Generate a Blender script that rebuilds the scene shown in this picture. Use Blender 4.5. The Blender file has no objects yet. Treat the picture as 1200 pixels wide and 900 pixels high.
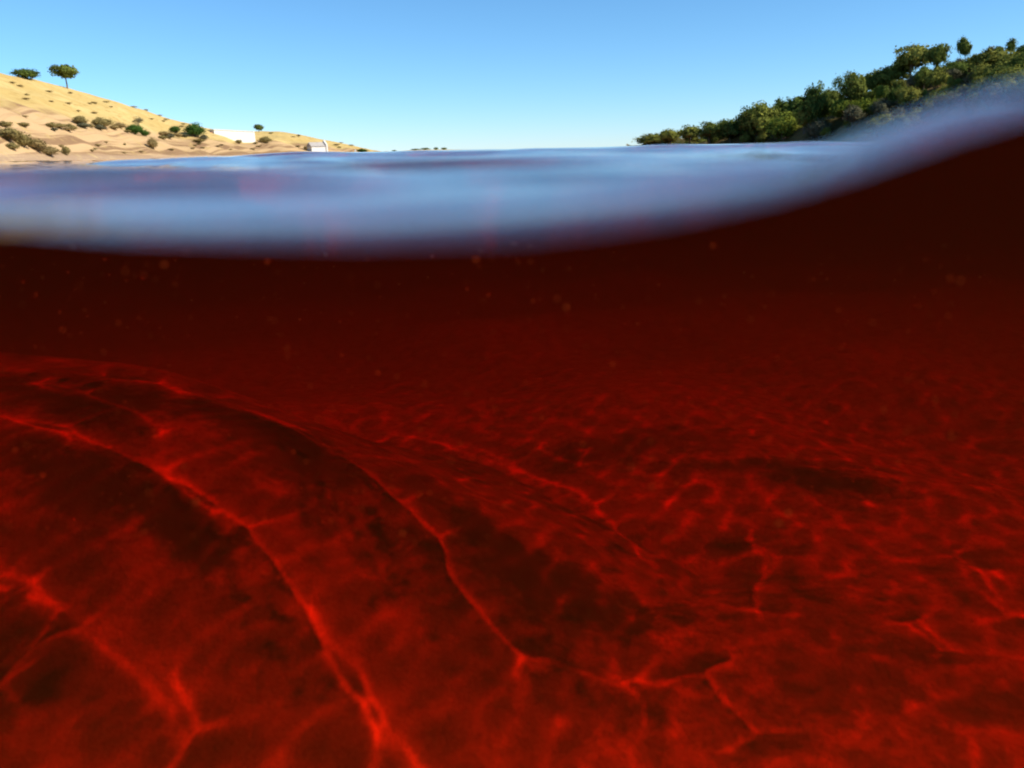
import bpy, math, random
import numpy as np
from mathutils import Vector, Matrix, Euler

S = bpy.context.scene
COL = S.collection
R = math.radians
rng = np.random.default_rng(11)
random.seed(5)

# ------------------------------------------------------------------ camera
FPX = 933.0                         # focal length in pixels of the 1200 px photograph
PORT = 0.070                        # metres from the lens to the water's front
HC = 0.0055                         # the lens is barely above the calm level
cam_d = bpy.data.cameras.new('camera')
cam = bpy.data.objects.new('camera', cam_d)
COL.objects.link(cam)
S.camera = cam
cam_d.lens = 28.0
cam_d.sensor_width = 36.0
cam_d.clip_start = 0.002
cam_d.clip_end = 6000
cam_d.dof.use_dof = True
cam_d.dof.focus_distance = 2.4
cam_d.dof.aperture_fstop = 5.6
CROT = Matrix.Rotation(R(90 - 16.38), 4, 'X') @ Matrix.Rotation(R(-1.38), 4, 'Z')
cam.matrix_world = Matrix.Translation((0, 0, HC)) @ CROT
M3 = CROT.to_3x3()


def ray(px, py):
    """direction of a pixel of the 1200 x 900 photograph"""
    d = M3 @ Vector(((px - 600) / FPX, (450 - py) / FPX, -1.0))
    return d.normalized()


def az_tan(px, py):
    d = ray(px, py)
    return math.atan2(d.x, d.y), d.z / math.hypot(d.x, d.y)


# ------------------------------------------------------------------ sky and sun
SUN_EL, SUN_AZ = R(36), R(105)      # azimuth clockwise from the view direction (+Y)
W = bpy.data.worlds.new("World")
S.world = W
W.use_nodes = True
wt = W.node_tree
bg = wt.nodes['Background']
sky = wt.nodes.new('ShaderNodeTexSky')
sky.sky_type = 'NISHITA'
sky.sun_disc = False
sky.sun_elevation = SUN_EL
sky.sun_rotation = SUN_AZ
sky.altitude = 0
sky.air_density = 0.8
sky.dust_density = 0.0
sky.ozone_density = 10.0
tint = wt.nodes.new('ShaderNodeHueSaturation')      # a slightly more cyan evening sky, the same all round
tint.inputs['Hue'].default_value = 0.488
wt.links.new(sky.outputs[0], tint.inputs['Color'])
wt.links.new(tint.outputs[0], bg.inputs[0])
bg.inputs[1].default_value = 0.113
sun_d = bpy.data.lights.new('sun', 'SUN')
sun_d.energy = 5.0
sun_d.angle = R(0.9)
sun_d.color = (1.0, 0.93, 0.82)
sun_d.cycles.is_caustics_light = True
sun = bpy.data.objects.new('sun', sun_d)
COL.objects.link(sun)
TO_SUN = Vector((math.sin(SUN_AZ) * math.cos(SUN_EL), math.cos(SUN_AZ) * math.cos(SUN_EL), math.sin(SUN_EL)))
sun.rotation_euler = TO_SUN.to_track_quat('Z', 'Y').to_euler()
S.view_settings.view_transform = 'Standard'
S.view_settings.look = 'None'
S.view_settings.gamma = 1.0
S.view_settings.exposure = 0.58
S.render.engine = 'CYCLES'
S.cycles.volume_max_steps = 8
S.cycles.volume_step_rate = 10.0
S.cycles.max_bounces = 10
S.cycles.volume_bounces = 1
S.cycles.transmission_bounces = 8


# ------------------------------------------------------------------ helpers
def tag(o, label=None, cat=None, group=None, kind=None):
    if label:
        o['label'] = label
    if cat:
        o['category'] = cat
    if group:
        o['group'] = group
    if kind:
        o['kind'] = kind
    return o


def link(name, me, mat=None, parent=None):
    o = bpy.data.objects.new(name, me)
    COL.objects.link(o)
    if mat is not None and len(me.materials) == 0:
        me.materials.append(mat)
    if parent is not None:
        o.parent = parent
    return o


def np_mesh(name, v, f, smooth=False):
    """v: (n,3), f: (m,4) or (m,3) arrays"""
    me = bpy.data.meshes.new(name)
    v = np.asarray(v, dtype=np.float32)
    f = np.asarray(f, dtype=np.int32)
    k = f.shape[1]
    me.vertices.add(len(v))
    me.vertices.foreach_set('co', v.ravel())
    me.loops.add(f.size)
    me.loops.foreach_set('vertex_index', f.ravel())
    me.polygons.add(len(f))
    me.polygons.foreach_set('loop_start', np.arange(0, f.size, k, dtype=np.int32))
    me.polygons.foreach_set('use_smooth', np.full(len(f), smooth, dtype=bool))
    me.update(calc_edges=True)
    return me


def grid_faces(ny, nx):
    i = np.arange(ny * nx).reshape(ny, nx)
    return np.stack([i[:-1, :-1], i[:-1, 1:], i[1:, 1:], i[1:, :-1]], -1).reshape(-1, 4)


def smooth(a, b, x):
    t = np.clip((x - a) / (b - a), 0, 1)
    return t * t * (3 - 2 * t)


class Nodes:
    def __init__(self, name):
        self.m = bpy.data.materials.new(name)
        self.m.use_nodes = True
        self.t = self.m.node_tree
        self.t.nodes.clear()
        self.out = self.t.nodes.new('ShaderNodeOutputMaterial')

    def n(self, kind, **kw):
        o = self.t.nodes.new('ShaderNode' + kind)
        for k, v in kw.items():
            if k[0] == 'i' and k[1:].isdigit():
                self.set(o.inputs[int(k[1:])], v)
            elif k in o.inputs:
                self.set(o.inputs[k], v)
            else:
                setattr(o, k, v)
        return o

    def set(self, inp, v):
        if isinstance(v, bpy.types.NodeSocket):
            self.t.links.new(v, inp)
        else:
            inp.default_value = v

    def math(self, op, a, b=0.0, c=None):
        o = self.n('Math', operation=op, i0=a, i1=b)
        if c is not None:
            self.set(o.inputs[2], c)
        return o.outputs[0]

    def mix(self, f, a, b):
        o = self.t.nodes.new('ShaderNodeMix')
        o.data_type = 'RGBA'
        self.set(o.inputs[0], f)
        self.set(o.inputs[6], a if isinstance(a, bpy.types.NodeSocket) else (*a, 1))
        self.set(o.inputs[7], b if isinstance(b, bpy.types.NodeSocket) else (*b, 1))
        return o.outputs[2]

    def ramp(self, f, lo, hi):
        o = self.n('MapRange', interpolation_type='SMOOTHSTEP')
        self.set(o.inputs[0], f)
        o.inputs[1].default_value = lo
        o.inputs[2].default_value = hi
        return o.outputs[0]

    def noise(self, vec, scale, detail=3.0, rough=0.55, dist=0.0):
        o = self.n('TexNoise', Scale=scale, Detail=detail, Roughness=rough, Distortion=dist)
        if vec is not None:
            self.set(o.inputs['Vector'], vec)
        return o.outputs['Fac']

    def scalev(self, vec, s):
        o = self.n('Mapping')
        self.set(o.inputs[0], vec)
        o.inputs['Scale'].default_value = s
        return o.outputs[0]


# ------------------------------------------------------------------ the lake bed
def bump(x, y, cx, cy, rx, ry, h, rot=0.0):
    c, s = math.cos(rot), math.sin(rot)
    u = ((x - cx) * c + (y - cy) * s) / rx
    v = (-(x - cx) * s + (y - cy) * c) / ry
    return h * np.exp(-(u * u + v * v))


_bw = []
_r = np.random.default_rng(3)
for _i in range(26):
    _l = _r.uniform(0.10, 1.1)
    _a = _r.uniform(0, 2 * math.pi)
    _bw.append((2 * math.pi / _l * math.cos(_a), 2 * math.pi / _l * math.sin(_a), _r.uniform(0, 6.28), 0.0075 * _l))


def bed_z(x, y):
    x = np.asarray(x, dtype=float)
    y = np.asarray(y, dtype=float)
    z = np.full(np.broadcast(x, y).shape, -0.60)
    n = 0
    for kx, ky, p, a in _bw:
        n = n + a * np.sin(kx * x + ky * y + p)
    z = z + n * np.exp(-(x * x + y * y) / 60.0)
    z = z + bump(x, y, 1.5, 2.6, 1.3, 0.8, 0.07, 0.3) + bump(x, y, 0.35, 0.95, 0.25, 0.2, 0.03)
    z = z - bump(x, y, 0.25, 1.05, 0.22, 0.12, 0.05, -0.4)
    return z


MC = (-0.98, 1.20)
MROT = R(-16)


def mound_uv(x, y):
    c, s = math.cos(MROT), math.sin(MROT)
    return ((x - MC[0]) * c + (y - MC[1]) * s) / 1.32, (-(x - MC[0]) * s + (y - MC[1]) * c) / 0.74


def mound_z(x, y):
    x = np.asarray(x, dtype=float)
    y = np.asarray(y, dtype=float)
    u, v = mound_uv(x, y)
    q = np.sqrt(u * u + v * v)
    h = np.where(q < 1.25, np.cos(np.clip(q, 0, 1.25) * math.pi / 2.1) ** 1.15 if False else 1 - smooth(0, 1.25, q ** 1.25), 0)
    n = 0
    for kx, ky, p, a in _bw[:18]:
        n = n + a * np.sin(1.7 * (kx * x + ky * y) + p)
    return -0.68 + 0.385 * h + 0.45 * n


def ground_z(x, y):
    return np.maximum(bed_z(x, y), mound_z(x, y))


def hit_bed(px, py):
    d = ray(px, py)
    t = 0.1
    while t < 9:
        p = Vector((0, 0, HC)) + d * t
        if float(ground_z(p.x, p.y)) >= p.z:
            return p
        t += 0.006
    return Vector((0, 0, HC)) + d * 9


def bed_material(name, mound):
    k = Nodes(name)
    co = k.n('TexCoord').outputs['Object']
    n1 = k.noise(co, 2.3, 5, 0.6, 0.4)
    n2 = k.noise(co, 11.0, 5, 0.65, 0.3)
    n3 = k.noise(co, 60.0, 4, 0.7)
    n4 = k.noise(co, 260.0, 2, 0.7)
    if mound:
        base = k.mix(k.ramp(n2, 0.3, 0.7), (0.44, 0.25, 0.13), (0.66, 0.40, 0.22))
    else:
        base = k.mix(k.ramp(n2, 0.3, 0.7), (0.84, 0.46, 0.22), (0.92, 0.57, 0.31))
    n5 = k.noise(co, 32.0, 6, 0.75, 0.5)
    base = k.mix(k.ramp(n5, 0.36, 0.58), k.mix(0.55, base, (0.20, 0.10, 0.06)), base)
    base = k.mix(k.ramp(n3, 0.30, 0.62), k.mix(0.4, base, (0.22, 0.11, 0.07)), base)
    base = k.mix(k.math('MULTIPLY', k.ramp(n4, 0.5, 0.75), 0.4), base, (0.75, 0.52, 0.34))
    # random dark mats of algae and iron crust, then dark patches placed singly
    mats = k.ramp(k.math('ADD', k.math('MULTIPLY', n1, 0.75), k.math('MULTIPLY', n2, 0.25)), 0.50 if mound else 0.55, 0.66 if mound else 0.75)
    dark = k.math('MULTIPLY', mats, 0.6 if mound else 0.22)
    for (px, py, ru, rv, rot, amt) in DARK[1 if mound else 0]:
        p = hit_bed(px, py)
        mp = k.n('Mapping', vector_type='TEXTURE')
        k.set(mp.inputs[0], co)
        mp.inputs['Location'].default_value = (p.x, p.y, 0)
        mp.inputs['Rotation'].default_value = (0, 0, R(rot))
        mp.inputs['Scale'].default_value = (ru, rv, 1e3)
        ln = k.n('VectorMath', operation='LENGTH', i0=mp.outputs[0]).outputs['Value']
        ln = k.math('ADD', ln, k.math('MULTIPLY', k.math('SUBTRACT', n2, 0.5), 2.2))
        ln = k.math('ADD', ln, k.math('MULTIPLY', k.math('SUBTRACT', n3, 0.5), 0.9))
        m = k.math('MULTIPLY', k.math('SUBTRACT', 1.0, k.ramp(ln, 0.35, 1.35)), amt)
        dark = k.math('MAXIMUM', dark, m)
    col = k.mix(dark, base, (0.11, 0.06, 0.042))
    bs = k.n('BsdfDiffuse')
    k.set(bs.inputs[0], col)
    if True:                         # shade painted into the bed under the lens, dulling red seen through the surface
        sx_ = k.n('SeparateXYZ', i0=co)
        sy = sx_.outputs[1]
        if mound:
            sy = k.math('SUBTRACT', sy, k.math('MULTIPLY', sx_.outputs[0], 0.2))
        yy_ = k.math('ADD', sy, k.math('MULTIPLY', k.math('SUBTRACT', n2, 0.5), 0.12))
        near_shade = k.math('SUBTRACT', 1.0, k.ramp(yy_, 0.53 if mound else 0.56, 0.65 if mound else 0.70))
        col = k.mix(k.math('MULTIPLY', near_shade, 0.93), col, (0.03, 0.028, 0.015))
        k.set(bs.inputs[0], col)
    hgt = k.math('ADD', k.math('ADD', k.math('MULTIPLY', n3, 0.022), k.math('MULTIPLY', n4, 0.006)), k.math('MULTIPLY', n2, 0.03))
    bp = k.n('Bump', Strength=0.55, Distance=0.6, Height=hgt)
    k.set(bs.inputs['Normal'], bp.outputs[0])
    k.t.links.new(bs.outputs[0], k.out.inputs[0])
    return k.m


DARK = {
    0: [(690, 690, 0.17, 0.085, -20, 1.0), (640, 650, 0.11, 0.06, -50, 1.0), (965, 562, 0.15, 0.075, -38, 1.0),
        (880, 545, 0.20, 0.035, 0, 0.75), (740, 525, 0.24, 0.09, 5, 0.6), (1000, 800, 0.16, 0.10, 20, 0.6),
        (960, 720, 0.13, 0.07, 10, 0.5), (1150, 830, 0.10, 0.03, 10, 0.6)],
    1: [(90, 565, 0.14, 0.07, -15, 0.95), (210, 610, 0.12, 0.045, -30, 0.95), (300, 500, 0.22, 0.10, -20, 0.9),
        (365, 545, 0.10, 0.09, -30, 0.9), (130, 470, 0.25, 0.09, -10, 0.85), (60, 640, 0.08, 0.03, -10, 0.5),
        (480, 560, 0.10, 0.07, -30, 0.6), (590, 640, 0.11, 0.065, -45, 1.0), (650, 690, 0.16, 0.08, -25, 1.0)],
}


def spaced(fine_lo, fine_hi, step, far, g, lo_far=None):
    """positions with even steps between fine_lo and fine_hi that grow towards far"""
    c = list(np.arange(fine_lo, fine_hi, step))
    up, st = [fine_hi], step
    while up[-1] < far:
        st *= g
        up.append(up[-1] + st)
    dn, st = [], step
    p = fine_lo
    if lo_far is not None:
        while p > lo_far:
            st *= g
            p -= st
            dn.append(p)
    return np.array(dn[::-1] + c + up)


bx = spaced(-2.4, 3.0, 0.03, 2500, 1.22, -2500)
by = spaced(-0.3, 5.5, 0.03, 3500, 1.22, -2500)
BX, BY = np.meshgrid(bx, by)
BZ = bed_z(BX, BY)
bed_me = np_mesh('lake_bed', np.stack([BX, BY, BZ], -1).reshape(-1, 3), grid_faces(len(by), len(bx)), True)
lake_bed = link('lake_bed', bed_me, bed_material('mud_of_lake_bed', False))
tag(lake_bed, 'uneven muddy lake bed under the deep red water', kind='structure')
lake_bed.cycles.is_caustics_receiver = True

q = np.linspace(0.0, 1.16, 90) ** 0.9
a = np.linspace(0, 2 * math.pi, 181)
Q, A = np.meshgrid(q, a, indexing='ij')
U, V = Q * np.cos(A) * 1.32, Q * np.sin(A) * 0.74
c, s = math.cos(MROT), math.sin(MROT)
MX, MY = MC[0] + U * c - V * s, MC[1] + U * s + V * c
MZ = mound_z(MX, MY)
mo_me = np_mesh('sunken_mound', np.stack([MX, MY, MZ], -1).reshape(-1, 3), grid_faces(len(q), len(a))[:, ::-1], True)
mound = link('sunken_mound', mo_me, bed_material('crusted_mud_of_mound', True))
tag(mound, 'broad rounded mound crossed by bright ripples of light under the red water', 'mound')
mound.cycles.is_caustics_receiver = True

# ------------------------------------------------------------------ the water
# where sunlight that lands on a point of the bed has passed the surface
IN_H = Vector((TO_SUN.x, TO_SUN.y)) / 1.333
IN_V = math.sqrt(1 - IN_H.length_squared)
SH = IN_H / IN_V                    # horizontal shift per metre of depth

# crests of the ripples (each is a long lens that throws a bright line on the bed): traced line, height, width
CRESTS = [
    ([(60, 446), (120, 445), (180, 450), (250, 468), (345, 501), (385, 524), (430, 551), (470, 590), (515, 635), (545, 690), (580, 735), (620, 772), (700, 795), (780, 812), (860, 850)], 1.25, 0.027),
    ([(-60, 478), (0, 489), (80, 505), (140, 530), (200, 565), (260, 600), (300, 622), (325, 662), (355, 712), (390, 768), (440, 832), (490, 900), (530, 950)], 1.0, 0.026),
    ([(-60, 690), (0, 684), (40, 688), (75, 715), (40, 765), (0, 812), (-40, 850)], 0.9, 0.020),
    ([(20, 440), (100, 462), (170, 490), (215, 522)], 0.8, 0.018),
    ([(75, 720), (130, 765), (190, 802), (215, 842), (260, 890)], 0.75, 0.022),
    ([(860, 620), (880, 635), (905, 655), (890, 700), (880, 730)], 0.9, 0.016),
    ([(430, 505), (500, 515), (600, 547), (680, 577), (722, 615), (790, 690)], 0.6, 0.020),
    ([(1110, 640), (1130, 655), (1145, 690), (1200, 740)], 0.7, 0.016),
    ([(1170, 660), (1185, 700), (1205, 740)], 0.7, 0.014),
    ([(820, 770), (850, 810), (880, 850), (910, 880)], 0.8, 0.020),
    ([(1060, 720), (1090, 745), (1120, 775)], 0.7, 0.016),
    ([(620, 520), (675, 545), (685, 520)], 0.6, 0.012),
]


def water_z(X, Y, sp):
    Z = np.zeros_like(X)
    r = np.random.default_rng(21)
    near = smooth(0.25, 0.62, Y)
    calm = smooth(0.10, 0.30, Y)
    for i in range(70):
        lam = 0.034 * (3.6 ** r.uniform(0, 1))
        ang = r.normal(0.3, 0.9) + (math.pi / 2 if r.random() < 0.5 else 0)
        kk = 2 * math.pi / lam
        slope = 0.0030 * (lam / 0.08) ** 0.4
        amp = slope / kk
        fade = smooth(2.2, 4.5, lam / sp)
        patch = 0.35 + 0.9 * (0.5 + 0.5 * np.sin(4.7 * X + 1.9 * Y + 2.1 * i)) * (0.5 + 0.5 * np.sin(5.3 * Y - 2.7 * X + 1.3 * i))
        Z += near * patch * amp * fade * (1 - 0.72 * smooth(1.15, 2.2, Y)) * np.sin(kk * (math.cos(ang) * X + math.sin(ang) * Y) + r.uniform(0, 6.283) + 0.6 * np.sin(3.1 * X + 2.3 * Y + i))
    for i in range(24):              # the open lake
        lam = 0.6 * (20.0 ** r.uniform(0, 1))
        ang = r.normal(1.2, 0.6)
        kk = 2 * math.pi / lam
        amp = 0.006 / kk
        fade = smooth(2.2, 4.5, lam / sp) * smooth(0.8, 6.0, Y)
        Z += np.minimum(amp, 0.002) * fade * np.sin(kk * (math.cos(ang) * X + math.sin(ang) * Y) + r.uniform(0, 6.283))
    for pts, hgt, w in CRESTS:
        w = w * 1.2
        P = []
        for (px, py) in pts:
            b = hit_bed(px, py)
            P.append((b.x + SH.x * -b.z, b.y + SH.y * -b.z, -b.z))
        best = np.full(X.shape, 9.0)
        dep = np.full(X.shape, 0.5)
        L = [0.0]
        for i in range(len(P) - 1):
            L.append(L[-1] + math.hypot(P[i + 1][0] - P[i][0], P[i + 1][1] - P[i][1]))
        tt = np.zeros_like(X)
        for i in range(len(P) - 1):
            ax, ay, ad = P[i]
            ex, ey = P[i + 1][0] - ax, P[i + 1][1] - ay
            l2 = ex * ex + ey * ey + 1e-9
            t = np.clip(((X - ax) * ex + (Y - ay) * ey) / l2, 0, 1)
            d = np.hypot(X - ax - t * ex, Y - ay - t * ey)
            m = d < best
            best = np.where(m, d, best)
            dep = np.where(m, ad + t * (P[i + 1][2] - ad), dep)
            tt = np.where(m, (L[i] + t * (L[i + 1] - L[i])) / L[-1], tt)
        best = best + 0.006 * np.sin(31 * X + 17 * Y)
        curv = 2.9 * hgt / (dep * 1.25)
        vary = 0.92 + 0.12 * np.sin(9 * tt * L[-1] + 1.7 * len(pts)) + 0.10 * np.sin(37 * tt * L[-1])
        ends = smooth(0, 0.12, tt) * (1 - smooth(0.88, 1, tt))
        Z += calm * curv * w * w * vary * ends * np.exp(-(best / w) ** 2 / 2)
    # the swell that climbs the lens port: its rim traced at the front, its crest just behind
    def at_front(px, py, dist):
        d = ray(px, py)
        t = dist / d.y
        return d.x * t, HC + d.z * t
    rim = [(0, 257), (60, 259), (110, 267), (200, 271), (400, 277), (600, 273), (750, 256), (850, 237), (950, 211), (1050, 177), (1130, 147), (1200, 122)]
    RX, RZ = zip(*[at_front(x, y, PORT) for x, y in rim])
    RX = [-0.6, -0.25, -0.12] + list(RX) + [0.115, 0.16, 0.26, 0.5]
    RZ = [-0.002, -0.002, RZ[0]] + list(RZ) + [0.013, 0.010, 0.000, -0.002]
    zf = np.interp(X, RX, RZ)
    crest = [(900, 204), (960, 178), (1020, 154), (1080, 131), (1140, 110), (1200, 95)]
    CX, CZ = zip(*[at_front(x, y, PORT + 0.022) for x, y in crest])
    CX = [-0.6, -0.03, -0.01] + list(CX) + [0.13, 0.18, 0.3, 0.6]
    CZ = [0, 0, 0] + list(CZ) + [0.018, 0.014, 0.003, 0]
    zc = np.interp(X - 0.62 * np.clip(Y - PORT - 0.03, 0, 0.6), CX, CZ)
    yy = Y - PORT
    up = 1 - np.exp(-(yy / np.interp(X, [-0.12, -0.03, 0.03, 0.08], [0.030, 0.015, 0.014, 0.014])))
    prof = zf * (1 - up) + zc * up * np.exp(-(np.maximum(yy - 0.02, 0) / 0.24) ** 2)
    for i in range(5):               # small wavelets running in front of the lens
        lam = (0.045, 0.058, 0.074, 0.095, 0.125)[i]
        ang = math.pi / 2 + (-0.12, 0.20, 0.08, -0.05, 0.16)[i]
        kk = 2 * math.pi / lam
        slope = (0.04, 0.065, 0.09, 0.09, 0.06)[i]
        out = (1 - smooth(0.30, 0.52, Y)) * (1 - 0.93 * smooth(0.03, 0.10, X - 0.12 * (Y - PORT)))
        Z += slope / kk * out * smooth(0.072, 0.11, Y) * np.sin(kk * (math.cos(ang) * X + math.sin(ang) * Y) + 1.3 * i + 0.7 * np.sin(9 * X + i) + 0.5 * np.sin(17 * X - 2 * i))
    return Z + prof


wx = spaced(-1.1, 2.2, 0.0072, 700, 1.11, -700)
wy = spaced(PORT, 0.16, 0.004, 0.17, 1.0)
st, p = 0.004, wy[-1]
ext = []
while p < 1500:
    st = min(st * 1.10, 0.0072) if p < 2.5 else st * 1.09
    p += st
    ext.append(p)
wy = np.concatenate([wy, np.array(ext)])
WX, WY = np.meshgrid(wx, wy)
SPX = np.gradient(wx)[None, :]
SPY = np.gradient(wy)[:, None]
WZ = water_z(WX, WY, np.maximum(SPX, SPY) + 0 * WX)
top_v = np.stack([WX, WY, WZ], -1).reshape(-1, 3)
top_f = grid_faces(len(wy), len(wx))
I = np.arange(len(wy) * len(wx)).reshape(len(wy), len(wx))
ring = np.concatenate([I[0, :], I[1:, -1], I[-1, -2::-1], I[-2:0:-1, 0]])
low = top_v[ring].copy()
low[:, 2] = -6.0
nb = len(top_v)
n = len(ring)
ia = np.arange(n)
ib = (ia + 1) % n
side_f = np.stack([ring[ib], ring[ia], nb + ia, nb + ib], -1)
cen = nb + n
v = np.concatenate([top_v, low, [[0, 300, -6.0]]])
bot_f = np.stack([nb + ib, nb + ia, np.full(n, cen), np.full(n, cen)], -1)
me = bpy.data.meshes.new('lake_water')
quads = np.concatenate([top_f, side_f])
tris = bot_f[:, :3]
me.vertices.add(len(v))
me.vertices.foreach_set('co', v.astype(np.float32).ravel())
loops = np.concatenate([quads.ravel(), tris.ravel()]).astype(np.int32)
me.loops.add(len(loops))
me.loops.foreach_set('vertex_index', loops)
me.polygons.add(len(quads) + len(tris))
starts = np.concatenate([np.arange(len(quads)) * 4, quads.size + np.arange(len(tris)) * 3]).astype(np.int32)
me.polygons.foreach_set('loop_start', starts)
sm = np.zeros(len(starts), dtype=bool)
sm[:len(top_f)] = True
me.polygons.foreach_set('use_smooth', sm)
me.update(calc_edges=True)
# flat normals at the front edge must not bend the surface's own shading: mark the rim sharp
at = me.attributes.new('pane', 'FLOAT', 'FACE')
at.data.foreach_set('value', np.concatenate([np.zeros(len(top_f)), np.ones(len(side_f) + len(tris))]).astype(np.float32))
se = me.attributes.new('sharp_edge', 'BOOLEAN', 'EDGE')
ev = np.zeros(len(me.edges) * 2, dtype=np.int32)
me.edges.foreach_get('vertices', ev)
ev = ev.reshape(-1, 2)
on = np.zeros(len(v), dtype=bool)
on[ring] = True
se.data.foreach_set('value', on[ev[:, 0]] & on[ev[:, 1]])
k = Nodes('red_acid_water')
gl = k.n('BsdfGlass', Roughness=0.0, IOR=1.333)
tr = k.n('BsdfTransparent')
at = k.n('Attribute', attribute_name='pane')
mx = k.n('MixShader', i0=at.outputs['Fac'], i1=gl.outputs[0], i2=tr.outputs[0])
k.t.links.new(mx.outputs[0], k.out.inputs[0])
geo = k.n('NewGeometry')
sep = k.n('SeparateXYZ', i0=geo.outputs['Position'])
below = k.math('LESS_THAN', sep.outputs[2], 0.03)      # water only up to its level, none in the air above
va = k.n('VolumeAbsorption', Color=(0.900, 0.28, 0.0, 1))
k.set(va.inputs['Density'], k.math('MULTIPLY', below, 8.0))
vs = k.n('VolumeScatter', Color=(1.0, 0.75, 0.13, 1), Anisotropy=0.0)
k.set(vs.inputs['Density'], k.math('MULTIPLY', below, 0.27))
vsum = k.n('AddShader', i0=va.outputs[0], i1=vs.outputs[0])
k.t.links.new(vsum.outputs[0], k.out.inputs[1])
water = link('lake_water', me, k.m)
tag(water, 'blue rippled lake surface over clear deep red water', kind='structure')
water.cycles.is_caustics_caster = True


# specks drifting in the water
def specks():
    r = np.random.default_rng(4)
    V, F = [], []
    octa = np.array([(1, 0, 0), (-1, 0, 0), (0, 1, 0), (0, -1, 0), (0, 0, 1), (0, 0, -1)], float)
    of = np.array([(0, 2, 4), (2, 1, 4), (1, 3, 4), (3, 0, 4), (2, 0, 5), (1, 2, 5), (3, 1, 5), (0, 3, 5)])
    for i in range(1800):
        d = ray(r.uniform(-250, 1450), r.uniform(285, 640))
        t = 0.38 + 0.8 * r.random()
        p = np.array(d) * t + np.array((0, 0, HC))
        if p[2] > -0.006 or p[2] < ground_z(p[0], p[1]) + 0.03 or p[1] < PORT + 0.03:
            continue
        sc = 0.0011 * r.random() ** 2.2 + 0.0002
        F.append(of + len(V) * 6)
        V.append(octa * sc * r.uniform(0.6, 1.3, (6, 1)) + p)
    return np_mesh('floating_specks', np.concatenate(V), np.concatenate(F))


k = Nodes('pale_sediment_specks')
bs = k.n('BsdfDiffuse', Color=(0.8, 0.5, 0.22, 1))
k.t.links.new(bs.outputs[0], k.out.inputs[0])
sp = link('floating_specks', specks(), k.m)
tag(sp, 'faint orange specks of sediment drifting in the dark red water', kind='stuff')
sp.cycles.is_caustics_receiver = True


# ------------------------------------------------------------------ hills
class Hill:
    """terrain between a shore and a ridge, both given per azimuth"""
    def __init__(self, ridge, shore, rdist, power, seed, amp):
        self.az, self.te = zip(*[az_tan(x, y) for x, y in ridge])
        self.saz, self.sr = zip(*[(az_tan(x, 176)[0], d) for x, d in shore])
        self.raz, self.rr = zip(*[(az_tan(x, 176)[0], d) for x, d in rdist])
        self.pw, self.amp = power, amp
        r = np.random.default_rng(seed)
        self.w = [(r.uniform(0.15, 1.0), r.uniform(0, 6.28), r.uniform(0, 6.28)) for _ in range(12)]

    def r(self, az, s):
        rs, rr = np.interp(az, self.saz, self.sr), np.interp(az, self.raz, self.rr)
        return rs + (rr - rs) * s

    def z(self, az, s):
        rs, rr = np.interp(az, self.saz, self.sr), np.interp(az, self.raz, self.rr)
        R_ = rr * np.interp(az, self.az, self.te)
        sc = np.clip(s, 0, 1)
        h = R_ * sc ** self.pw
        h = np.where(s > 1, R_ * (1 - 0.42 * (1 - np.exp(-(s - 1) * 1.2))), h)
        h = np.where(s < 0, s * 12, h)
        d = rs + (rr - rs) * s
        x, y = d * np.sin(az), d * np.cos(az)
        n = 0
        for f, a_, p in self.w:
            n = n + np.sin(f * (math.cos(a_) * x + math.sin(a_) * y) + p) * 0.35 / f
        h = h + self.amp * n * smooth(0, 0.15, s) * (1 - smooth(0.75, 1.0, s) * 0.8)
        return h + 0.05

    def pos(self, az, s):
        d = float(self.r(az, s))
        return Vector((d * math.sin(az), d * math.cos(az), float(self.z(az, s))))

    def at(self, px, py):
        """the point of the slope seen at a pixel, and its distance"""
        a_, te = az_tan(px, py)
        ss = np.linspace(0.0, 1.0, 400)
        e = (self.z(a_, ss) - HC) / self.r(a_, ss)
        i = int(np.argmax(e >= te)) if (e >= te).any() else 399
        p = self.pos(a_, ss[i])
        return p, float(self.r(a_, ss[i]))

    def mesh(self, name, px0, px1, na, mat, far=5.0, flip=False):
        azs = np.linspace(az_tan(px0, 176)[0], az_tan(px1, 176)[0], na)
        ss = np.concatenate([np.linspace(-0.08, 1.0, 110), np.linspace(1.03, far, 24)])
        A_, S_ = np.meshgrid(azs, ss)
        d = self.r(A_, S_)
        V = np.stack([d * np.sin(A_), d * np.cos(A_), self.z(A_, S_)], -1).reshape(-1, 3)
        F = grid_faces(len(ss), na)
        me = np_mesh(name, V, F, True)
        uv = me.uv_layers.new(name='slope')
        li = np.zeros(len(me.loops), dtype=np.int32)
        me.loops.foreach_get('vertex_index', li)
        UV = np.stack([(A_ * 150).ravel(), S_.ravel()], -1)[li]
        uv.data.foreach_set('uv', UV.astype(np.float32).ravel())
        return link(name, me, mat)


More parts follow.
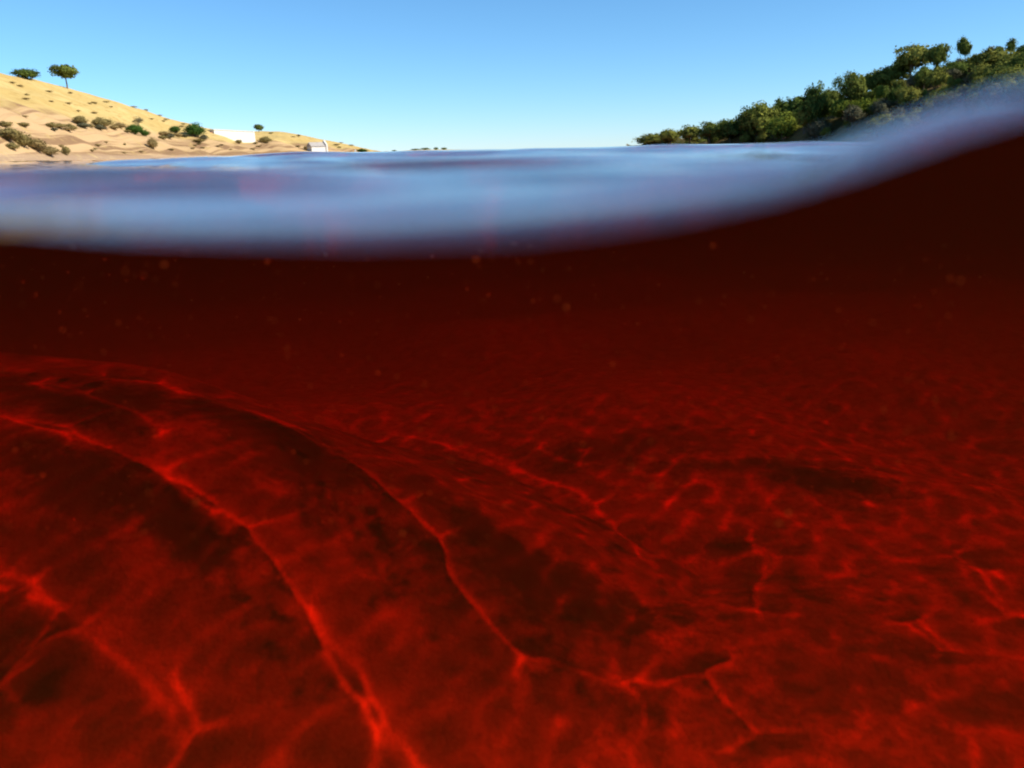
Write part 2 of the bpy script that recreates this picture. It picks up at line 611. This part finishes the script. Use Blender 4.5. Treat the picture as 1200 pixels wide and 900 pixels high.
# dry grass slope on the left
k = Nodes('dry_grass_slope')
uvn = k.n('UVMap', uv_map='slope').outputs[0]
co = k.n('TexCoord').outputs['Object']
suv = k.n('SeparateXYZ', i0=uvn)
sl = suv.outputs[1]
nA = k.noise(co, 0.09, 5, 0.6)
nB = k.noise(co, 0.6, 5, 0.65)
nC = k.noise(co, 3.0, 3, 0.7)
streak = k.noise(k.scalev(uvn, (0.035, 15.0, 1)), 1.0, 5, 0.6, 0.6)
grass = k.mix(k.ramp(nA, 0.35, 0.65), (0.49, 0.345, 0.125), (0.56, 0.415, 0.17))
grass = k.mix(k.ramp(nB, 0.48, 0.72), grass, (0.37, 0.24, 0.08))
grass = k.mix(k.math('MULTIPLY', k.ramp(nC, 0.5, 0.8), 0.45), grass, (0.36, 0.25, 0.10))
soil = k.mix(k.ramp(streak, 0.46, 0.58), (0.50, 0.33, 0.17), (0.25, 0.15, 0.08))
soil = k.mix(k.ramp(nB, 0.5, 0.75), soil, (0.44, 0.31, 0.12))
low = k.math('SUBTRACT', 1.0, k.ramp(k.math('ADD', sl, k.math('MULTIPLY', k.math('SUBTRACT', nA, 0.5), 0.35)), 0.36, 0.46))
col = k.mix(low, grass, soil)
nD = k.noise(co, 9.0, 3, 0.75)
col = k.mix(k.math('MULTIPLY', k.ramp(nD, 0.52, 0.75), 0.4), col, (0.26, 0.17, 0.08))
rimm = k.math('SUBTRACT', 1.0, k.ramp(sl, 0.015, 0.05))
col = k.mix(k.math('MULTIPLY', rimm, 0.25), col, (0.62, 0.48, 0.34))
bs = k.n('BsdfDiffuse', Color=col)
bp = k.n('Bump', Strength=0.5, Distance=0.25, Height=k.math('ADD', nC, k.math('MULTIPLY', nB, 0.8)))
k.set(bs.inputs['Normal'], bp.outputs[0])
k.t.links.new(bs.outputs[0], k.out.inputs[0])
M_GRASS = k.m

hillL = Hill(
    ridge=[(-1900, 60), (-900, 40), (-300, 60), (-100, 78), (0, 86), (40, 93), (75, 102), (100, 109), (130, 118), (165, 128), (200, 140), (225, 146), (250, 152),
           (275, 156), (300, 154), (325, 154), (350, 158), (380, 164), (410, 170), (440, 177), (452, 179.6)],
    shore=[(-1900, 60), (-600, 75), (0, 95), (100, 125), (200, 165), (300, 215), (380, 270), (452, 360)],
    rdist=[(-1900, 190), (-600, 190), (0, 195), (100, 230), (200, 270), (265, 300), (310, 400), (380, 420), (452, 440)],
    power=0.92, seed=2, amp=0.16)
hl = hillL.mesh('left_hill', -1900, 455, 420, M_GRASS)
tag(hl, 'dry golden grass hillside with reddish soil bands sloping down to the lake', kind='structure')

k = Nodes('wooded_slope_ground')
co = k.n('TexCoord').outputs['Object']
nA = k.noise(co, 0.12, 5, 0.6)
nB = k.noise(co, 0.8, 5, 0.65)
col = k.mix(k.ramp(nA, 0.4, 0.62), (0.07, 0.065, 0.025), (0.17, 0.115, 0.05))
col = k.mix(k.ramp(nB, 0.5, 0.7), col, (0.05, 0.06, 0.02))
bs = k.n('BsdfDiffuse', Color=col)
bp = k.n('Bump', Strength=0.8, Distance=0.6, Height=nB)
k.set(bs.inputs['Normal'], bp.outputs[0])
k.t.links.new(bs.outputs[0], k.out.inputs[0])
M_WOOD_GROUND = k.m
hillR = Hill(
    ridge=[(738, 172.2), (760, 170), (800, 166), (850, 160), (900, 150), (950, 134), (1000, 116), (1050, 98), (1100, 84), (1130, 77), (1160, 66),
           (1182, 65), (1200, 63), (1300, 50), (1450, 38), (1800, 25), (2600, 40), (3600, 60)],
    shore=[(738, 280), (850, 220), (1000, 165), (1200, 125), (1600, 90), (3600, 60)],
    rdist=[(738, 300), (850, 262), (1000, 225), (1200, 190), (1600, 165), (3600, 150)],
    power=0.9, seed=8, amp=0.5)
hr = hillR.mesh('right_hill', 734, 3600, 420, M_WOOD_GROUND)
tag(hr, 'steep hillside under a dense wood on the right shore', kind='structure')

hillF = Hill(ridge=[(455, 179.0), (480, 176.6), (500, 175.6), (525, 175.6), (560, 176.2), (640, 174.4), (740, 172.0)],
             shore=[(455, 700), (740, 700)], rdist=[(455, 800), (740, 800)], power=1.0, seed=3, amp=0.05)
hf = hillF.mesh('far_shore', 455, 740, 60, M_GRASS, 3.0)
tag(hf, 'thin low strip of far shore on the horizon', kind='structure')


# ------------------------------------------------------------------ trees
def leaf_material(name, c1, c2, c3):
    k = Nodes(name)
    oi = k.n('ObjectInfo')
    co = k.n('TexCoord').outputs['Object']
    n1 = k.noise(co, 9.0, 2, 0.6)
    col = k.mix(k.ramp(n1, 0.35, 0.65), c1, c2)
    col = k.mix(k.math('MULTIPLY', oi.outputs['Random'], 0.6), col, c3)
    d = k.n('BsdfDiffuse', Color=col)
    t = k.n('BsdfTranslucent', Color=col)
    m = k.n('MixShader', i0=0.28, i1=d.outputs[0], i2=t.outputs[0])
    k.t.links.new(m.outputs[0], k.out.inputs[0])
    return k.m


L_DARK = leaf_material('dark_green_leaves', (0.060, 0.098, 0.026), (0.14, 0.185, 0.036), (0.20, 0.21, 0.045))
L_OLIVE = leaf_material('olive_leaves', (0.14, 0.165, 0.036), (0.25, 0.26, 0.05), (0.28, 0.26, 0.06))
L_BRIGHT = leaf_material('bright_green_leaves', (0.13, 0.17, 0.022), (0.24, 0.28, 0.035), (0.19, 0.22, 0.04))
L_GREY = leaf_material('grey_green_leaves', (0.10, 0.105, 0.06), (0.18, 0.17, 0.10), (0.15, 0.14, 0.08))
L_DRY = leaf_material('dry_scrub_leaves', (0.27, 0.19, 0.08), (0.38, 0.28, 0.12), (0.33, 0.25, 0.105))
L_SCRUB = leaf_material('dry_olive_scrub_leaves', (0.22, 0.18, 0.07), (0.33, 0.26, 0.10), (0.28, 0.22, 0.08))
L_GREEN = leaf_material('green_shrub_leaves', (0.035, 0.085, 0.018), (0.075, 0.15, 0.03), (0.09, 0.14, 0.03))
k = Nodes('bark')
co = k.n('TexCoord').outputs['Object']
bs = k.n('BsdfDiffuse', Color=k.mix(k.noise(co, 20, 3), (0.10, 0.07, 0.045), (0.22, 0.17, 0.12)))
k.t.links.new(bs.outputs[0], k.out.inputs[0])
M_BARK = k.m


def tube(V, F, a_, b_, r0, r1, ns=6, bend=0.0):
    a_, b_ = np.array(a_, float), np.array(b_, float)
    d = b_ - a_
    d /= np.linalg.norm(d)
    u = np.cross(d, (0.3, 0.9, 0.1))
    u /= np.linalg.norm(u)
    w_ = np.cross(d, u)
    base = sum(len(x) for x in V)
    rows = 4
    ang = np.arange(ns) * 2 * math.pi / ns
    P = []
    for i in range(rows):
        t = i / (rows - 1)
        cpt = a_ + (b_ - a_) * t + u * bend * math.sin(math.pi * t)
        rr = r0 + (r1 - r0) * t
        P.append(cpt + rr * (np.cos(ang)[:, None] * u + np.sin(ang)[:, None] * w_))
    V.append(np.concatenate(P))
    i = np.arange(rows * ns).reshape(rows, ns)
    j = np.roll(i, -1, axis=1)
    F.append(np.stack([i[:-1], j[:-1], j[1:], i[1:]], -1).reshape(-1, 4) + base)


KINDS = {   # crown centre height, radii, clump count, leaves per clump, clump spread, leaf size, trunk top, trunk radius
    'broad': (0.54, (0.48, 0.48, 0.47), 95, 50, 0.068, 0.036, 0.40, 0.03),
    'umbrella': (0.70, (0.47, 0.47, 0.31), 85, 48, 0.062, 0.035, 0.55, 0.022),
    'cypress': (0.52, (0.17, 0.17, 0.48), 44, 44, 0.065, 0.034, 0.30, 0.03),
    'bush': (0.44, (0.50, 0.50, 0.50), 75, 46, 0.095, 0.038, 0.20, 0.025),
    'wispy': (0.66, (0.34, 0.34, 0.34), 15, 30, 0.07, 0.03, 0.75, 0.016),
    'tuft': (0.40, (0.48, 0.48, 0.46), 16, 26, 0.13, 0.07, 0.15, 0.02),
}


def plant_meshes(kind, seed):
    r = np.random.default_rng(seed)
    cz, rad, nc, nl, spread, ls, tt, tr_ = KINDS[kind]
    rad = np.array(rad)
    # a lumpy envelope: a few big lobes, clumps sit in the outer part of each
    lobes = []
    for i in range(7):
        d = r.normal(size=3)
        d /= np.linalg.norm(d)
        d[2] = abs(d[2]) * 0.9 - 0.25 if kind != 'umbrella' else d[2] * 0.6
        lobes.append((d * rad * r.uniform(0.22, 0.50), rad * r.uniform(0.48, 0.66)))
    cl = []
    for i in range(nc):
        lo = lobes[r.integers(len(lobes))]
        d = r.normal(size=3)
        d /= np.linalg.norm(d)
        pnt = lo[0] + d * lo[1] * r.uniform(0.55, 1.05)
        pnt[2] += cz
        if pnt[2] < 0.06:
            pnt[2] = 0.06 + 0.1 * r.random()
        cl.append(pnt)
    cl = np.array(cl)
    pos = np.repeat(cl, nl, axis=0) + r.normal(size=(nc * nl, 3)) * spread * np.repeat(r.uniform(0.55, 1.15, (nc, 1)), nl, axis=0) * np.array((1, 1, 0.75))
    pos[:, 2] = np.maximum(pos[:, 2], 0.01)
    m = len(pos)
    nrm = 0.4 * r.normal(size=(m, 3)) + 1.2 * (pos - np.array((0, 0, cz))) / rad / 1.0
    nrm /= np.linalg.norm(nrm, axis=1)[:, None]
    u = np.cross(nrm, r.normal(size=(m, 3)))
    u /= np.linalg.norm(u, axis=1)[:, None]
    w_ = np.cross(nrm, u)
    sz = ls * r.uniform(0.6, 1.35, (m, 1))
    asp = r.uniform(0.45, 0.8, (m, 1))
    Q4 = np.stack([pos - u * sz, pos + w_ * sz * asp, pos + u * sz, pos - w_ * sz * asp], 1).reshape(-1, 3)
    crown = np_mesh('crown', Q4, np.arange(m * 4).reshape(-1, 4))
    V, F = [], []
    lean = r.normal(size=2) * 0.03
    top = (lean[0], lean[1], tt)
    if kind in ('bush', 'tuft'):
        for i in range(5):
            c_ = cl[r.integers(nc)]
            tube(V, F, (0.03 * r.normal(), 0.03 * r.normal(), -0.05), c_, tr_, tr_ * 0.3, 5, 0.02)
    else:
        tube(V, F, (0, 0, -0.06), top, tr_ * 1.25, tr_ * 0.7, 7, 0.012)
        for i in range(7):
            c_ = cl[r.integers(nc)]
            tube(V, F, (top[0] * 0.9, top[1] * 0.9, tt * r.uniform(0.75, 1.0)), c_, tr_ * 0.5, tr_ * 0.12, 5, 0.03)
    trunk = np_mesh('trunk', np.concatenate(V), np.concatenate(F), True)
    trunk.materials.append(M_BARK)
    return crown, trunk


LIB = {}


def plant_lib(kind, var, mat):
    key = (kind, var, mat.name)
    if key not in LIB:
        b = (kind, var)
        if b not in LIB:
            LIB[b] = plant_meshes(kind, 100 + var * 17 + len(kind))
        crown, trunk = LIB[b]
        crown = crown.copy()
        crown.materials.clear()
        crown.materials.append(mat)
        LIB[key] = (crown, trunk)
    return LIB[key]


def plant(name, kind, mat, p, width, height, label, cat, group=None, var=None, lean=0.0, sink=0.03):
    var = random.randrange(4) if var is None else var
    crown, trunk = plant_lib(kind, var, mat)
    o = bpy.data.objects.new(name, None)
    COL.objects.link(o)
    o.empty_display_size = 0.2
    kx = width / (2 * KINDS[kind][1][0] * 1.12)
    o.location = (p.x, p.y, p.z - sink * height)
    o.rotation_euler = (0, lean, random.uniform(0, 6.283) if not lean else 0)
    o.scale = (kx, kx, height / 1.0)
    tag(o, label, cat, group)
    link('crown', crown, None, o)
    link('stem' if kind in ('bush', 'tuft') else 'trunk', trunk, None, o)
    return o


def px_plant(hill, name, kind, mat, bx_, by_, top, wpx, label, cat, group=None, **kw):
    p, d = hill.at(bx_, by_)
    dist = math.hypot(p.x, p.y)
    f = dist / FPX * 1.03
    # base as it really projects (it may have been held at the ridge)
    hgt = max((by_ - top) * f, 0.4)
    return plant(name, kind, mat, p, wpx * f, hgt, label, cat, group, **kw)


# ---- left hillside
px_plant(hillL, 'tree', 'umbrella', L_DARK, 79, 104, 80.5, 31, 'spreading tree with a bare trunk standing alone on the ridge of the dry hill', 'tree', var=1)
px_plant(hillL, 'tree', 'bush', L_DARK, 34, 93.5, 81.5, 28, 'low flat crowned tree half hidden behind the top of the dry hill', 'tree', var=2)
px_plant(hillL, 'tree', 'broad', L_DARK, 303.5, 155, 146, 12, 'tiny dark tree on the ridge right of the long white house', 'tree', var=0)
px_plant(hillL, 'shrub', 'bush', L_GREEN, 230.5, 161, 145, 25, 'dense round dark green bush beside the long white house', 'bush', var=1)
px_plant(hillL, 'shrub', 'bush', L_GREEN, 206, 156, 148, 14, 'small low green bush left of the dense round bush', 'bush', var=3)
px_plant(hillL, 'shrub', 'bush', L_GREEN, 160, 158, 146, 20, 'green bush with a bare grey top in the middle of the dry slope', 'bush', var=2)
px_plant(hillL, 'shrub', 'wispy', L_GREY, 164, 155, 138, 14, 'thin bare grey shrub rising behind the green bush mid slope', 'bush', var=1)
px_plant(hillL, 'shrub', 'bush', L_GREEN, 171, 160, 153, 10, 'small green bush at the right foot of the green bush mid slope', 'bush', var=0)
px_plant(hillL, 'shrub', 'bush', L_SCRUB, 119, 149.5, 139, 26, 'wide olive bush left of the green bush on the soil bank', 'bush', var=0)
px_plant(hillL, 'shrub', 'bush', L_SCRUB, 95, 147, 136.5, 17, 'pale olive bush at the left end of the row above the soil bank', 'bush', var=3)
px_plant(hillL, 'shrub', 'bush', L_DRY, 142, 151, 144, 14, 'dry brownish bush between the wide olive bush and the green bush', 'bush', var=2)
px_plant(hillL, 'shrub', 'bush', L_DRY, 180, 175, 162, 14, 'tall thin brown shrub low on the bank near the water', 'bush', var=1)
px_plant(hillL, 'shrub', 'bush', L_SCRUB, 10, 166, 151, 26, 'dark olive scrub at the left edge above the shore', 'bush', var=2)
px_plant(hillL, 'shrub', 'bush', L_SCRUB, 28, 173, 157, 24, 'bushy olive scrub second from the left edge above the shore', 'bush', var=0)
px_plant(hillL, 'shrub', 'bush', L_DRY, 44, 178, 164, 24, 'brown dry scrub on the shore between two olive clumps', 'bush', var=3)
px_plant(hillL, 'shrub', 'bush', L_DRY, 58, 183, 173, 24, 'low brown scrub closest to the water on the left shore', 'bush', var=1)
px_plant(hillL, 'shrub', 'bush', L_SCRUB, 16, 176, 168, 16, 'small pale green scrub low down at the left edge', 'bush', var=1)
px_plant(hillL, 'shrub', 'bush', L_SCRUB, 78, 182, 172, 10, 'narrow olive shrub standing alone at the waterline', 'bush', var=3)
px_plant(hillL, 'shrub', 'bush', L_DRY, 360, 176, 170.5, 12, 'dark brown bush just left of the small white hut', 'bush', var=2)
px_plant(hillL, 'shrub', 'bush', L_SCRUB, 312, 168, 160, 16, 'olive bush right of the long white house', 'bush', var=1)
px_plant(hillL, 'shrub', 'bush', L_SCRUB, 281, 168.5, 163.5, 9, 'small dry shrub against the front of the long white house', 'bush', var=2)
px_plant(hillL, 'shrub', 'bush', L_GREEN, 425, 179, 174, 14, 'green bush at the low right end of the dry hill', 'bush', var=0)
tufts = [(15, 98), (8, 103), (24, 102), (26, 106), (32, 112), (30, 117), (46, 116), (61, 120), (69, 116), (58, 108), (82, 110), (94, 110),
         (80, 122), (90, 123), (105, 122), (109, 121), (117, 118), (124, 120), (126, 121), (112, 122), (130, 126), (146, 127), (92, 131), (101, 132), (110, 133),
         (157, 124), (164, 126), (172, 130), (180, 133), (187, 136), (195, 141), (183, 137), (192, 143), (205, 147), (213, 149), (178, 140), (170, 138), (215, 146),
         (335, 158), (350, 160), (343, 161), (366, 163), (400, 168), (406, 171), (412, 171), (318, 157), (40, 140), (66, 150), (52, 143), (12, 146), (30, 138),
         (95, 172), (112, 176), (130, 178), (146, 180), (200, 176), (214, 177), (165, 179), (188, 178), (238, 174), (255, 172), (285, 173), (270, 176), (104, 166), (125, 168)]
for (tx, ty) in [t for n_, t in enumerate(tufts) if n_ % 5 not in (1, 3)]:
    w_ = random.uniform(4.5, 8.5)
    px_plant(hillL, 'scrub_tuft', 'tuft', L_DRY if random.random() < 0.75 else L_SCRUB, tx, ty, ty - random.uniform(1.4, 2.4), w_ * 1.05,
             'small dry brown tuft of scrub scattered over the golden slope', 'scrub', 'scrub tufts scattered over the dry slope')
for i in range(24):                  # a loose row of scrub along the top of the soil bank
    tx, ty = random.uniform(0, 245), 0
    ty = np.interp(tx, [0, 60, 130, 180, 245], [147, 150, 152, 160, 164]) + random.uniform(-2.5, 4)
    px_plant(hillL, 'scrub', 'bush', random.choice([L_SCRUB, L_DRY, L_DRY, L_GREY]), tx, ty, ty - random.uniform(3, 6.5), random.uniform(8, 17),
             'low ragged scrub bush in the loose row along the top of the reddish soil bank', 'scrub', 'scrub row along the soil bank')
for i in range(16):
    tx = random.uniform(60, 420)
    ty = np.interp(tx, [60, 130, 240, 420], [181, 180, 176, 177]) - random.uniform(0, 9)
    px_plant(hillL, 'scrub', 'bush', random.choice([L_SCRUB, L_DRY, L_DRY]), tx, ty, ty - random.uniform(1.5, 3), random.uniform(4, 10),
             'tiny dry bush low on the bank just above the waterline of the left shore', 'scrub', 'tiny bushes above the left waterline')
for i in range(25):                  # the same scrub goes on beyond the picture's left edge
    az = az_tan(random.uniform(-300, 0), 176)[0]
    p = hillL.pos(az, random.uniform(0.05, 0.98))
    plant('scrub_tuft', 'tuft', L_DRY, p, random.uniform(0.9, 1.8), random.uniform(0.5, 0.8),
          'small dry brown tuft of scrub scattered over the golden slope', 'scrub', 'scrub tufts scattered over the dry slope')

# ---- the wood on the right
WOOD = 'trees of the wood on the right hillside'
feat = [
    ('tree', 'bush', L_OLIVE, 764, 171, 158, 40, 'low olive tree at the far left tip of the wood'),
    ('tree', 'broad', L_OLIVE, 785, 169.5, 156, 26, 'small olive tree second from the left tip of the wood'),
    ('tree', 'broad', L_OLIVE, 808, 168, 151.5, 27, 'golden olive round tree left of the dark gap in the wood'),
    ('tree', 'broad', L_DARK, 832, 166, 146, 32, 'dark tree right of the golden olive tree at the water'),
    ('tree', 'broad', L_DARK, 855, 165, 141.5, 36, 'dark green tree with a yellowish lit top left of the big round tree'),
    ('tree', 'broad', L_OLIVE, 887, 164, 125, 40, 'big round tree with golden right side near the shore'),
    ('tree', 'broad', L_DARK, 875, 162, 131, 26, 'dark tree pressed against the left of the big round tree'),
    ('tree', 'broad', L_DARK, 914, 150, 121, 22, 'dark round tree behind the bright green bush'),
    ('shrub', 'bush', L_BRIGHT, 919, 164, 135, 36, 'bright yellow green bush low in the wood near the water'),
    ('tree', 'cypress', L_DARK, 931, 150, 115, 17, 'dark pointed tree behind the bright green bush'),
    ('tree', 'broad', L_DARK, 951, 150, 106, 25, 'tall dark tree rising above the bright green bush'),
    ('tree', 'cypress', L_OLIVE, 943, 156, 126, 14, 'slender olive tree below the tall dark tree'),
    ('shrub', 'bush', L_GREY, 959, 165, 142, 26, 'pale grey green bush at the waterline under the tall dark tree'),
    ('tree', 'broad', L_DARK, 970, 134, 109, 20, 'small dark tree right of the tall dark tree'),
    ('tree', 'wispy', L_DARK, 980, 128, 94, 14, 'thin wispy tree with gaps in its crown on the skyline'),
    ('tree', 'broad', L_DARK, 997, 128, 92, 27, 'broad dark tree right of the thin wispy tree'),
    ('tree', 'wispy', L_DARK, 992, 112, 85, 12, 'thin wispy top sticking out over the broad dark tree'),
    ('shrub', 'bush', L_BRIGHT, 988, 140, 118, 34, 'wide yellow green bush in the middle of the wood'),
    ('shrub', 'bush', L_BRIGHT, 1012, 138, 117, 26, 'smaller yellow green bush at the right of the wide one'),
    ('tree', 'broad', L_DARK, 1019, 113, 90, 23, 'dark rounded tree on the skyline below the leaning crown'),
    ('tree', 'broad', L_DARK, 1040, 108, 82, 30, 'dark rounded tree with a yellow right edge on the skyline'),
    ('tree', 'cypress', L_BRIGHT, 1028, 122, 103, 9, 'short pale green pointed tree among the dark trees'),
    ('tree', 'umbrella', L_OLIVE, 1066, 98, 64, 38, 'large wide crowned tree on the skyline'),
    ('tree', 'broad', L_DARK, 1056, 96, 71, 22, 'dark tree under the left of the large wide crown'),
    ('tree', 'umbrella', L_DARK, 1095, 92, 61, 24, 'umbrella shaped tree right of the large wide crown'),
    ('tree', 'bush', L_OLIVE, 1098, 104, 84, 22, 'olive undergrowth tree beneath the umbrella shaped tree'),
    ('tree', 'umbrella', L_DARK, 1133, 80, 53, 13, 'small leaning tree with a bare trunk alone on the skyline'),
    ('tree', 'cypress', L_DARK, 1182, 67, 50, 7, 'single narrow cypress like tree at the top right'),
    ('shrub', 'bush', L_OLIVE, 1160, 80, 62, 36, 'golden olive bush on the crest below the narrow tree'),
    ('shrub', 'bush', L_OLIVE, 1140, 84, 69, 22, 'olive bush at the foot of the small leaning tree'),
    ('shrub', 'bush', L_DARK, 1118, 92, 75, 26, 'dark bush on the crest left of the small leaning tree'),
    ('shrub', 'bush', L_DARK, 1200, 72, 56, 20, 'dark green bush at the right edge of the picture'),
    ('shrub', 'bush', L_GREY, 1110, 128, 112, 28, 'pale grey bush in the misty lower part of the wood'),
    ('shrub', 'bush', L_GREY, 1058, 128, 114, 22, 'pale grey green bush below the large wide crown'),
]
for i, (nm, kd, mt, bx_, by_, tp, w_, lab) in enumerate(feat):
    px_plant(hillR, nm, kd, mt, bx_, by_ + (4 if kd in ('broad', 'umbrella') else 0), tp - 1.5, w_ * 1.2, lab, 'tree' if nm == 'tree' else 'bush', var=i % 4, lean=R(-14) if 'leaning tree with' in lab else 0.0)
MARKS = [(785, 'near the low olive tip of the wood'), (832, 'near the golden olive tree'), (887, 'near the big round tree'),
         (919, 'near the bright yellow green bush'), (951, 'below the tall dark tree'), (980, 'below the thin wispy tree'),
         (997, 'below the broad dark tree'), (1040, 'below the yellow edged tree'), (1066, 'below the large wide crown'),
         (1095, 'below the umbrella shaped tree'), (1133, 'below the leaning skyline tree'), (1182, 'below the narrow skyline tree'),
         (1250, 'right of the narrow skyline tree')]
for i in range(240):
    px_ = random.uniform(765, 1310)
    az = az_tan(px_, 176)[0]
    s_ = random.uniform(0.02, 0.93)
    p = hillR.pos(az, s_)
    dist = math.hypot(p.x, p.y)
    kd = random.choice(['broad', 'broad', 'bush', 'bush', 'umbrella', 'cypress'])
    mt = random.choice([L_DARK, L_DARK, L_OLIVE, L_OLIVE, L_OLIVE, L_GREY])
    h_ = random.uniform(2.6, 4.8) * (0.6 if s_ > 0.72 else 1.0) * min(1.0, 0.3 + 0.9 * (px_ - 740) / 260)
    shape = {'broad': 'rounded', 'bush': 'bushy low', 'umbrella': 'flat topped', 'cypress': 'narrow pointed'}[kd]
    tone = {L_DARK.name: 'dark green', L_OLIVE.name: 'olive', L_GREY.name: 'pale grey green'}[mt.name]
    zone = 'by the lake' if s_ < 0.2 else ('near the crest' if s_ > 0.75 else 'half way up')
    part_ = min(MARKS, key=lambda m: abs(m[0] - px_))[1]
    plant('tree', kd, mt, p, h_ * {'broad': 1.0, 'bush': 1.3, 'umbrella': 0.9, 'cypress': 0.4}[kd], h_,
          '%s %s tree %s, %s' % (shape, tone, zone, part_), 'tree', WOOD)

# ---- far trees on the horizon
for (tx, w_, h_, lab) in [(462, 7, 2.6, 'tiny dark bush on the horizon right after the end of the dry hill'),
                          (486, 14, 2.4, 'leftmost low dark clump of trees on the far horizon'),
                          (499, 14, 2.8, 'middle low dark clump of trees on the far horizon'),
                          (511, 7, 3.4, 'small round dark tree second from right on the far horizon'),
                          (520, 8, 3.2, 'rightmost small dark tree on the far horizon')]:
    az = az_tan(tx, 176)[0]
    p = hillF.pos(az, 0.9)
    f = math.hypot(p.x, p.y) / FPX
    plant('tree', 'bush', L_DARK, p, w_ * f, h_ * f, lab, 'tree')

# ------------------------------------------------------------------ the white buildings
def plaster(name, c):
    k = Nodes(name)
    co = k.n('TexCoord').outputs['Object']
    n1 = k.noise(co, 0.8, 4, 0.6)
    bs = k.n('BsdfDiffuse', Color=k.mix(k.ramp(n1, 0.3, 0.75), c, tuple(x * 0.86 for x in c)))
    k.t.links.new(bs.outputs[0], k.out.inputs[0])
    return k.m


M_WHITE = plaster('white_limewash', (0.74, 0.71, 0.64))
M_CREAM = plaster('cream_limewash', (0.74, 0.64, 0.44))
M_TILE = plaster('terracotta_tiles', (0.45, 0.22, 0.12))
M_GREYROOF = plaster('grey_roof', (0.42, 0.38, 0.34))
M_DARKWOOD = plaster('dark_doorway', (0.10, 0.07, 0.05))


def prism(pts, y0, y1):
    """outline in x,z pushed from y0 to y1"""
    n_ = len(pts)
    V = [(x, y0, z) for x, z in pts] + [(x, y1, z) for x, z in pts]
    F = [tuple(range(n_)), tuple(range(2 * n_ - 1, n_ - 1, -1))]
    for i in range(n_):
        j = (i + 1) % n_
        F.append((j, i, n_ + i, n_ + j))
    return V, F


def piece(name, pts, y0, y1, mat, parent):
    V, F = prism(pts, y0, y1)
    me = bpy.data.meshes.new(name)
    me.from_pydata(V, [], F)
    return link(name, me, mat, parent)


def empty(name, loc, rz, label, cat):
    o = bpy.data.objects.new(name, None)
    COL.objects.link(o)
    o.location = loc
    o.rotation_euler = (0, 0, rz)
    return tag(o, label, cat)


# long white house: x runs along its front, -y faces the lake
p, d = hillL.at(276, 165)
u = d / FPX * 1.03
a0 = math.atan2(p.x, p.y)
house = empty('long_white_house', p, -a0 + R(22), 'long low white house with a terracotta annex on the dry slope', 'house')
x0, x1 = -21 * u, 21.5 * u
zb, zl, zr = -1.5, 10.8 * u, 8.6 * u
piece('wall', [(x0, zb), (x1, zb), (x1, zr), (x0, zl)], 0, 4.5, M_WHITE, house)
piece('roof', [(x0 - 0.15, zl + 0.003), (x1 + 0.15, zr + 0.003), (x1 + 0.15, zr + 0.18), (x0 - 0.15, zl + 0.18)], -0.18, 4.7, M_WHITE, house)
ax0, ax1 = -38 * u, -22.2 * u
piece('annex_wall', [(ax0, zb), (ax1, zb), (ax1, 7.4 * u), (ax0, 7.4 * u)], 0.5, 4.0, M_CREAM, house)
tiled = piece('tiled_roof', [(ax0 - 0.2, 7.4 * u + 0.003), (ax1 - 0.01, 7.4 * u + 0.003), (ax1 - 0.01, 8.6 * u), (ax0 - 0.2, 8.4 * u)], 0.2, 4.3, M_TILE, house)

# small white hut at the water: long side to the left, gable to the right
p, d = hillL.at(376, 179)
u = d / FPX * 1.03
a0 = math.atan2(p.x, p.y)
hut = empty('white_hut', (p.x, p.y, 0.1), -a0 + R(20), 'small white hut with a grey roof and white gable by the water', 'hut')
L0, L1, hw = -9.5 * u, 8.0 * u, 8.0 * u
piece('wall', [(L0, -0.6), (L1 - 0.5, -0.6), (L1 - 0.5, hw), (L0, hw)], 0, 4.2, M_WHITE, hut)
V = [(L1 - 0.49, -0.25, -0.6), (L1, -0.25, -0.6), (L1, 4.45, -0.6), (L1 - 0.49, 4.45, -0.6),
     (L1 - 0.49, -0.25, hw + 0.5), (L1, -0.25, hw + 0.5), (L1, 4.45, hw + 0.5), (L1 - 0.49, 4.45, hw + 0.5),
     (L1 - 0.49, 2.1, hw + 1.9), (L1, 2.1, hw + 1.9)]
F = [(0, 3, 2, 1), (0, 1, 5, 4), (1, 2, 6, 9, 5), (2, 3, 7, 6), (3, 0, 4, 8, 7), (4, 5, 9, 8), (6, 7, 8, 9)]
me = bpy.data.meshes.new('gable_wall')
me.from_pydata(V, [], F)
link('gable_wall', me, M_WHITE, hut)
V = [(L0 - 0.2, -0.25, hw + 0.003), (L1 - 0.5, -0.25, hw + 0.003), (L1 - 0.5, 2.1, hw + 1.35), (L0 - 0.2, 2.1, hw + 1.35),
     (L0 - 0.2, 4.45, hw + 0.003), (L1 - 0.5, 4.45, hw + 0.003)]
F = [(0, 1, 2, 3), (3, 2, 5, 4), (0, 3, 4), (1, 5, 2), (0, 4, 5, 1)]
me = bpy.data.meshes.new('roof')
me.from_pydata(V, [], F)
link('roof', me, M_GREYROOF, hut)

# a white marker post and a low pale wall at the waterline
p, d = hillL.at(416.5, 180)
u = d / FPX
post = empty('white_post', (p.x, p.y, 0.0), 0, 'white marker post at the water right of the hut', 'post')
piece('shaft', [(-0.75 * u, -0.5), (0.75 * u, -0.5), (0.6 * u, 3.6 * u), (-0.6 * u, 3.6 * u)], -0.75 * u, 0.75 * u, M_WHITE, post)
piece('cap', [(-0.9 * u, 3.6 * u + 0.003), (0.9 * u, 3.6 * u + 0.003), (0, 4.4 * u)], -0.9 * u, 0.9 * u, M_WHITE, post)
